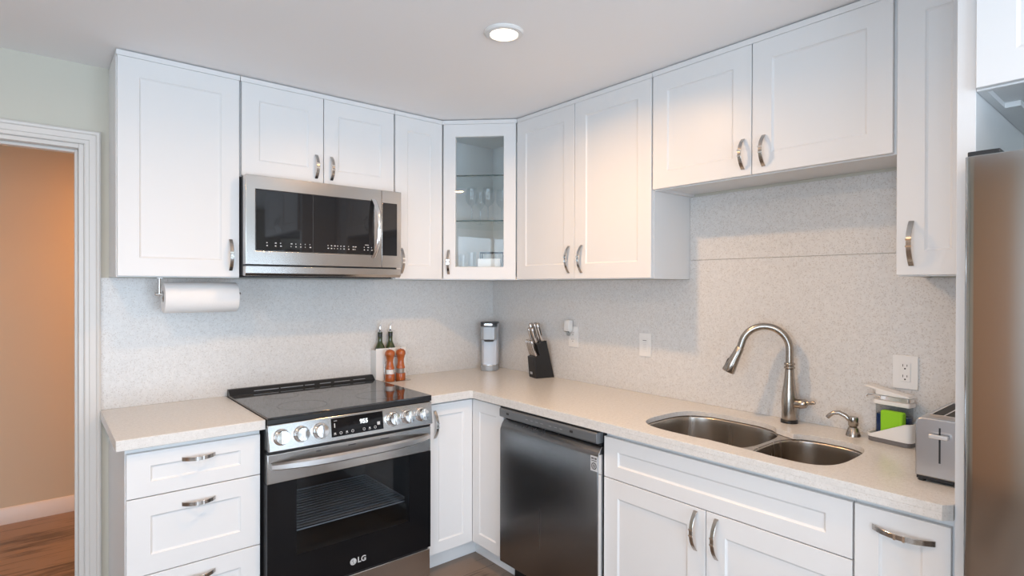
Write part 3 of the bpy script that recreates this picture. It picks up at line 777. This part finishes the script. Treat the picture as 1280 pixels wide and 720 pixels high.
# ------------------------------------------------------------------ paper towels
t = thing('paper_towel_holder', 'brushed metal paper towel holder under the left wall cabinet', 'paper towel holder', (-1.983, -.17, 1.4945))
MB().box(-.012, -.02, -.004, .012, .02, -.0005).build('mounting_plate', M_pull, t, bev=.001)
MB().tube([(0, 0, -.004), (0, 0, -.072)], .005, 12).build('arm', M_pull, t)
MB().tube([(-.018, 0, -.072), (-.014, 0, -.072), (.33, 0, -.072)], [.004, .0055, .0055], 12).build('rod', M_pull, t)
MB().lathe([(.018, .010), (.018, .0125)], (0, 0, -.075), 'x', 20).build('stop_disc', M_pull, t)
o = MB().lathe([(.0205, 0), (.0665, 0), (.068, .004), (.068, .292), (.0665, .296), (.0205, .296), (.0205, 0)], (0, 0, 0), 'x', 48, cap=False).build('paper_towel_roll', M_paper, None, smooth=40)
o.location = (-1.969, -.17, 1.4055+.0005)
tag(o, 'white paper towel roll hanging below the left wall cabinet', 'paper towel')
MB().lathe([(.019, .001), (.0203, .001), (.0203, .295), (.019, .295), (.019, .001)], (0, 0, 0), 'x', 32, cap=False).build('cardboard_core', M_card, o)

# ------------------------------------------------------------------ microwave
t = thing('microwave', 'stainless over-the-range microwave with black glass door', 'microwave', (-1.6855, -.0005, 1.4985))
w = .7705; h = 1.9565-1.4985; yf = -.38
MB().box(.002, yf+.045, .012, w-.002, 0, h-.001).build('casing', M_darkgrey, t, bev=.002)
MB().box(.02, yf+.07, 0, w-.02, -.02, .0115).build('underside_grille', M_black, t, bev=.002)
# vent strip along the bottom
MB().prism([(yf+.012, .006), (yf+.001, .018), (yf+.001, .050), (yf+.044, .050), (yf+.044, .006)], 0, w, 'x').build('bottom_vent_strip', M_steel, t, bev=.0015)
# door with window
dxr = .657; zd = .057
m = shaker_bm(0, dxr, zd, h-.002, yf, fw=.040, t=.044, rec=.003, sl=.003, fwz=.060); 
dr = m.build('door', M_steel, t, bev=.001, smooth=20)
MB().box(.0435, yf+.0005, zd+.0635, dxr-.020, yf+.0029, h-.0655).build('window', M_blackglass, dr)
MB().box(.30, yf+.0000, zd+.0635, .3015, yf+.0006, h-.0655).build('window_seam', M_darkgrey, dr)
# bowed handle
rings = []
n = 18; hx = .612
for i in range(n+1):
    s = -1+2*i/n; z = (zd+h)/2-.004+s*.150; d = .048*(1-abs(s)**2.4)+.004; ww = .0115
    off = .010*(1-s*s)
    rings.append([(hx-ww+off, yf-d, z), (hx-ww*.4+off, yf-d-.008, z), (hx+ww*.4+off, yf-d-.008, z), (hx+ww+off, yf-d, z), (hx+ww*.6+off, yf-d+.007, z), (hx-ww*.6+off, yf-d+.007, z)])
MB().loft(rings).build('handle', M_chrome, dr, smooth=50)
# control side
m = shaker_bm(dxr+.002, w, zd, h-.002, yf, fw=.0, t=.044, rec=.003, sl=.003, fwz=.060)
MB().box(dxr+.002, yf, zd, w, yf+.044, h-.002).build('control_side', M_steel, t, bev=.0015)
MB().box(dxr+.006, yf-.0012, zd+.062, w-.025, yf-.0002, h-.066).build('control_glass', M_blackglass, t)
random.seed(3)
m = MB()
for zz in (.084, .097):
    for xx in (.088, .125, .148, .196, .218, .240, .262, .284, .372, .388, .404, .420, .436, .452, .476, .500, .511, .560, .579, .600):
        wd = random.choice((.006, .008, .010, .004)); z_ = zd+zz
        m.box(xx, yf-.0004, z_, xx+wd*.8, yf+.0002, z_+.0045)
m.box(.566, yf-.0004, zd+.110, .586, yf+.0002, zd+.113)
m.build('key_print', M_print, dr)

# ------------------------------------------------------------------ range
t = thing('kitchen_range', 'stainless slide-in electric range with black glass cooktop and oven', 'range', (-1.6765, -.0125, 0))
w = .7715
yo = .012   # local y = world + .0125
def Y(y): return y+.0125
MB_ = MB
m = MB(); sx = .004
# hollow body: sides, back, floor, top so the oven cavity is real
m.box(sx, Y(-.615), .075, sx+.012, Y(-.02), .880); m.box(w-sx-.012, Y(-.615), .075, w-sx, Y(-.02), .880)
m.box(sx+.012, Y(-.045), .075, w-sx-.012, Y(-.02), .880); m.box(sx+.012, Y(-.615), .075, w-sx-.012, Y(-.045), .195); m.box(sx+.012, Y(-.615), .70, w-sx-.012, Y(-.045), .880)
m.build('body', M_darkgrey, t, bev=.001)
m = MB()
for a in (.05, w-.05):
    for b_ in (Y(-.55), Y(-.10)): m.lathe([(.018, 0), (.018, .0745)], (a, b_, 0), seg=14)
m.build('foot', M_black, t)
# cavity lining
c = MB(); ax0, ax1, ay0, ay1, az0, az1 = .070, w-.070, Y(-.612), Y(-.08), .215, .690
c.box(ax0-.01, ay0, az0-.015, ax1+.01, ay1, az0); c.box(ax0-.01, ay0, az1, ax1+.01, ay1, az1+.008); c.box(ax0-.012, ay0, az0, ax0, ay1, az1); c.box(ax1, ay0, az0, ax1+.012, ay1, az1); c.box(ax0, ay1, az0, ax1, ay1+.01, az1)
c.build('oven_cavity', M_enamel, t)
for zz in (.405,):
    r = MB(); r.tube([(ax0+.012, ay0+.02, zz), (ax1-.012, ay0+.02, zz)], .0035, 8); r.tube([(ax0+.012, ay1-.03, zz), (ax1-.012, ay1-.03, zz)], .0035, 8)
    r.tube([(ax0+.012, ay0+.02, zz), (ax0+.012, ay1-.03, zz)], .0035, 8); r.tube([(ax1-.012, ay0+.02, zz), (ax1-.012, ay1-.03, zz)], .0035, 8)
    for k in range(1, 15):
        yy = ay0+.02+(ay1-.05-ay0)*k/15; r.box(ax0+.012, yy-.010, zz-.001, ax1-.012, yy+.008, zz+.002)
    r.build('oven_rack', M_rack, t)
# cooktop: glass on a black frame reaching the wall
ct = MB().box(-.001, Y(-.668), .9150, w+.001, Y(-.045), .9235).build('cooktop', M_cooktop, t, bev=.0015)
MB().box(.002, Y(-.655), .8805, w-.002, Y(-.02), .9145).build('cooktop_frame', M_black, t)
MB().box(-.0005, Y(-.668), .896, w+.0005, Y(-.6555), .9145).build('front_lip', M_black, t, bev=.001)
# rear vent ridge
bg = MB().prism([(Y(-.044), .9150), (Y(-.070), .9240), (Y(-.050), .938), (Y(-.036), .948), (Y(-.014), .948), (Y(-.0135), .9150)], 0.002, w-.002, 'x').build('rear_vent_ridge', M_black, t, bev=.002)
m = MB()
for a, b_ in ((.115, .235), (.245, .36), (.37, .42), (.45, .51), (.53, .62), (.64, .71)): m.box(a, Y(-.0612), .9320, b_, Y(-.0575), .9350) 
m.xf(Matrix.Translation((0, 0, 0))).build('vent_slot', M_sodagrey, bg)
# burner rings printed on the glass
m = MB()
for (a, b_, r_) in ((.20, -.22, .075), (.20, -.50, .105), (.57, -.22, .075), (.57, -.50, .105), (.385, -.20, .05)):
    m.lathe([(r_-.0007, .9236), (r_+.0007, .9236), (r_+.0007, .9238), (r_-.0007, .9238), (r_-.0007, .9236)], (a, Y(b_), 0), seg=48, cap=False)
m.build('burner_ring', M_darkgrey, ct)
# slanted control panel
p0, p1 = (-.668, .892), (-.684, .786)     # top front, bottom front (y,z)
sl = math.atan2(.016, .106)
MB().prism([(Y(p0[0]), p0[1]), (Y(p1[0]), p1[1]), (Y(-.630), p1[1]), (Y(-.630), p0[1])], 0, w, 'x').build('control_panel', M_steel, t, bev=.003)
pn = bpy.data.objects['control_panel']
def onp(x, z, out=0):   # point on slanted panel
    k = (z-p1[1])/(p0[1]-p1[1]); return (x, Y(p1[0]+(p0[0]-p1[0])*k)-out, z)
TM = lambda x, z, out=0: Matrix.Translation(onp(x, z, out)) @ Matrix.Rotation(-sl, 4, 'X')
MB().box(-.1225, -.0015, -.040, .1225, .0, .040).xf(TM(.384, .843, .0005)).build('display_glass', M_rangeblack, pn, bev=.0005)
def ptext(s, size, x, z, m_, bold=0): return text_mesh(s, size, 'display_text', m_, pn, Matrix.Translation(onp(x, z, .0022)) @ Matrix.Rotation(PI/2-sl, 4, 'X'), .0002, bold)
ptext('955', .026, .412, .852, M_digit, .0006)
ptext('oven', .008, .280, .872, M_print)
m = MB()
for k in range(8):
    xx = -.108+.027*k
    if k in (4,): continue
    if k % 2: m.lathe([(.0062, 0), (.0062, -.0004), (.0045, -.0004), (.0045, 0)], (xx, -.0022, -.026), 'y', 16, cap=False)
    else: m.box(xx-.006, -.0026, -.031, xx+.006, -.0022, -.0295); m.box(xx-.004, -.0026, -.027, xx+.004, -.0022, -.022)
m.box(.092, -.0026, -.018, .106, -.0022, -.004); m.box(-.110, -.0026, .0, -.106, -.0022, .018)
m.xf(TM(.384, .843)).build('key_icons', M_print, pn)
for i, kx in enumerate((.050, .131, .212, .556, .632, .708)):
    kb = MB().lathe([(.0, 0), (.0335, 0), (.0335, -.005), (.031, -.008), (.028, -.010), (.0275, -.030), (.0255, -.034), (.0, -.035)], (0, 0, 0), 'y', 36, cap=False).xf(TM(kx, .840)).build('control_knob', M_chrome, pn, smooth=40)
    MB().box(-.0055, -.043, -.027, .0055, -.0335, .027).xf(TM(kx, .840)).build('grip', M_chrome, kb, bev=.002)
# oven door
MB().box(.001, Y(-.618), .772, w-.001, Y(-.66), .7855).build('door_gap_trim', M_black, t)
dz0, dz1 = .176, .7705; gz = .649
m = MB(); yd = Y(-.662)
m.box(0, yd, gz, w, yd+.044, dz1)
od = m.build('oven_door', M_steel, t, bev=.003)
# door lower portion: frame around the window, black glass skin in front with a window opening
m = MB(); wx0, wx1, wz0, wz1 = .118, .652, .330, gz-.001
m.box(0, yd+.004, dz0, wx0, yd+.044, gz-.0005); m.box(wx1, yd+.004, dz0, w, yd+.044, gz-.0005); m.box(wx0, yd+.004, dz0, wx1, yd+.044, wz0)
m.build('door_frame', M_darkgrey, od)
m = MB()
m.box(.0, yd, dz0, wx0-.0005, yd+.0035, gz-.0005); m.box(wx1+.0005, yd, dz0, w, yd+.0035, gz-.0005); m.box(wx0-.0005, yd, dz0, wx1+.0005, yd+.0035, wz0-.0005)
m.build('black_glass', M_rangeblack, od)
MB().box(wx0, yd+.0003, wz0, wx1, yd+.0033, gz-.001).build('oven_window', M_ovenglass, od)
# bowed bar handle
rings = []; n = 26
for i in range(n+1):
    s = -1+2*i/n; x = w/2+s*.372; d = .050*(1-abs(s)**3.0)+.004; hh = .0185*(1-.25*abs(s)**4); zc = .722
    rings.append([(x, yd-d, zc-hh), (x, yd-d-.012, zc-hh*.6), (x, yd-d-.013, zc+hh*.6), (x, yd-d, zc+hh), (x, yd-d+.006, zc+hh*.6), (x, yd-d+.006, zc-hh*.6)])
MB().loft(rings).build('door_handle', M_bar, od, smooth=40)
m = MB()
for a, b_ in ((.20, .222), (.345, .38), (.50, .545)): m.box(a, yd-.0006, .7505, b_, yd+.0002, .7535)
m.build('door_vent', M_slot, od)
# brand mark on the glass
lg = text_mesh('LG', .034, 'brand_letters', mat('silver_print', (.65, .65, .65), .4, .2), od, face_mtx(.410, yd-.0004, .225), .0003, .0009)
m = MB(); m.lathe([(.0150, 0), (.0150, -.0006)], (.369, yd-.0002, .225), 'y', 28)
m.build('brand_circle', bpy.data.materials['silver_print'], od)
m = MB(); m.box(.3675, yd-.0013, .217, .3690, yd-.0009, .233); m.box(.3690, yd-.0013, .217, .3740, yd-.0009, .2185); m.lathe([(.0016, 0), (.0016, -.0004)], (.3635, yd-.0009, .229), 'y', 10)
for i in range(10):
    a = -PI*.0+(-PI*1.45)*i/9; m.box(.369+.0108*math.cos(a)-.0008, yd-.0013, .225+.0108*math.sin(a)-.0008, .369+.0108*math.cos(a)+.0008, yd-.0009, .225+.0108*math.sin(a)+.0008)
m.build('brand_face', M_slot, od)
# lower drawer
MB().box(.0, yd+.004, .030, w, yd+.044, .166).build('storage_drawer', M_steel, t, bev=.004)
MB().box(.01, yd+.012, .166, w-.01, yd+.044, .1755).build('drawer_gap', M_black, t)

# ------------------------------------------------------------------ dishwasher
t = thing('dishwasher', 'dark stainless dishwasher with pocket handle left of the sink', 'dishwasher', (-.0205, -.8865, 0), -PI/2)
w = .641; X0 = .0205
def F(x): return x+X0       # world x -> local y
MB().box(.008, F(-.600), .09, w-.008, F(-.03), .870).build('tub', M_darkgrey, t)
MB().box(.012, F(-.560), .0, w-.012, F(-.50), .0895).build('toe_plate', M_black, t)
# control strip
cs = MB().prism([(F(-.652), .8655), (F(-.656), .860), (F(-.656), .826), (F(-.648), .820), (F(-.612), .820), (F(-.612), .8655)], .006, w-.006, 'x').build('control_strip', M_dwpanel, t, bev=.0015)
MB().box(.006, F(-.650), .866, w-.006, F(-.604), .8725).build('top_trim', M_black, t)
m = MB()
for xx in (.06, .485): m.box(xx, F(-.6572), .840, xx+.018, F(-.6562), .850)
m.build('status_window', M_slot, cs)
m = MB()
for k in range(7): m.box(.20+k*.034 + (.02 if k > 3 else 0), F(-.6570), .842, .216+k*.034 + (.02 if k > 3 else 0), F(-.6563), .8445)
m.build('button_print', mat('grey_print', (.32, .33, .34), .4), cs)
# door: curved top edge leaving a pocket
dd = MB().prism([(F(-.612), .112), (F(-.648), .112), (F(-.650), .120), (F(-.650), .760), (F(-.640), .785), (F(-.624), .806), (F(-.612), .806)], .004, w-.004, 'x').build('door', M_steel_dark, t, bev=.002)
MB().box(w-.0038, F(-.648), .115, w-.0015, F(-.620), .775).build('side_edge', M_chrome, dd)
MB().box(.012, F(-.618), .806, w-.012, F(-.605), .820).build('pocket', M_black, t)
# badge sticker
lx, lz = .618, .738
st = MB().box(lx-.019, F(-.6510), lz-.031, lx+.019, F(-.6502), lz+.031).build('energy_sticker', mat('sticker_grey', (.55, .55, .56), .4), dd)
m = MB()
m.lathe([(.0140, 0), (.0140, -.0004), (.0105, -.0004), (.0105, 0)], (lx, F(-.6511), lz-.010), 'y', 28, cap=False)
m.lathe([(.0065, 0), (.0065, -.0004), (.0035, -.0004), (.0035, 0)], (lx, F(-.6511), lz-.010), 'y', 20, cap=False)
m.box(lx-.014, F(-.6515), lz+.018, lx+.014, F(-.6511), lz+.024); m.box(lx-.014, F(-.6515), lz+.010, lx+.014, F(-.6511), lz+.0125)
m.build('sticker_print', M_slot, st)
text_mesh('10', .010, 'sticker_digits', bpy.data.materials['sticker_grey'], st, face_mtx(lx, F(-.6516), lz+.021), .0002)

# ------------------------------------------------------------------ refrigerator
t = thing('refrigerator', 'tall stainless refrigerator at the right edge of the kitchen', 'refrigerator', (-.03, -2.7265, 0), -PI/2)
w = .905
def G(x): return x+.03
MB().box(.004, G(-.655), .03, w-.004, 0, 1.745).build('cabinet_body', M_darkgrey, t, bev=.003)
MB().box(.02, G(-.62), 0, w-.02, G(-.10), .0295).build('base_grille', M_black, t)
def rdoor(x0, x1, z0, z1, nm):
    n = 14; pts = []
    for i in range(n+1):
        s = (0, .006, .015, .028, .045, .2, .35, .5, .65, .8, .955, .972, .985, .994, 1)[i]; e = min(s, 1-s)
        d_e = min(e*(x1-x0), .02); pts.append((x0+(x1-x0)*s, G(-.745)-.004*(1-(2*s-1)**2)-.006*math.sqrt(max(0, 1-(1-d_e/.02)**2))))
    pts += [(x1, G(-.662)), (x0, G(-.662))]
    return MB().prism(pts, z0, z1).build(nm, M_fridge, t, bev=.002, smooth=40)
d1 = rdoor(0, w/2-.002, .72, 1.762, 'door'); d2 = rdoor(w/2+.002, w, .72, 1.762, 'door'); d3 = rdoor(0, w, .06, .71, 'freezer_drawer')
for d_, hx in ((d1, w/2-.045), (d2, w/2+.045)):
    MB().tube([(hx, G(-.750), .82), (hx, G(-.80), .86), (hx, G(-.81), 1.2), (hx, G(-.80), 1.62), (hx, G(-.750), 1.66)], .012, 14).build('handle', M_chrome, d_, smooth=60)
MB().tube([(.08, G(-.745), .63), (.12, G(-.80), .63), (w/2, G(-.81), .63), (w-.12, G(-.80), .63), (w-.08, G(-.745), .63)], .012, 14).build('handle', M_chrome, d3, smooth=60)
m = MB().box(.002, G(-.735), 1.7625, .06, G(-.60), 1.775); m.build('hinge_cover', M_black, t, bev=.002)
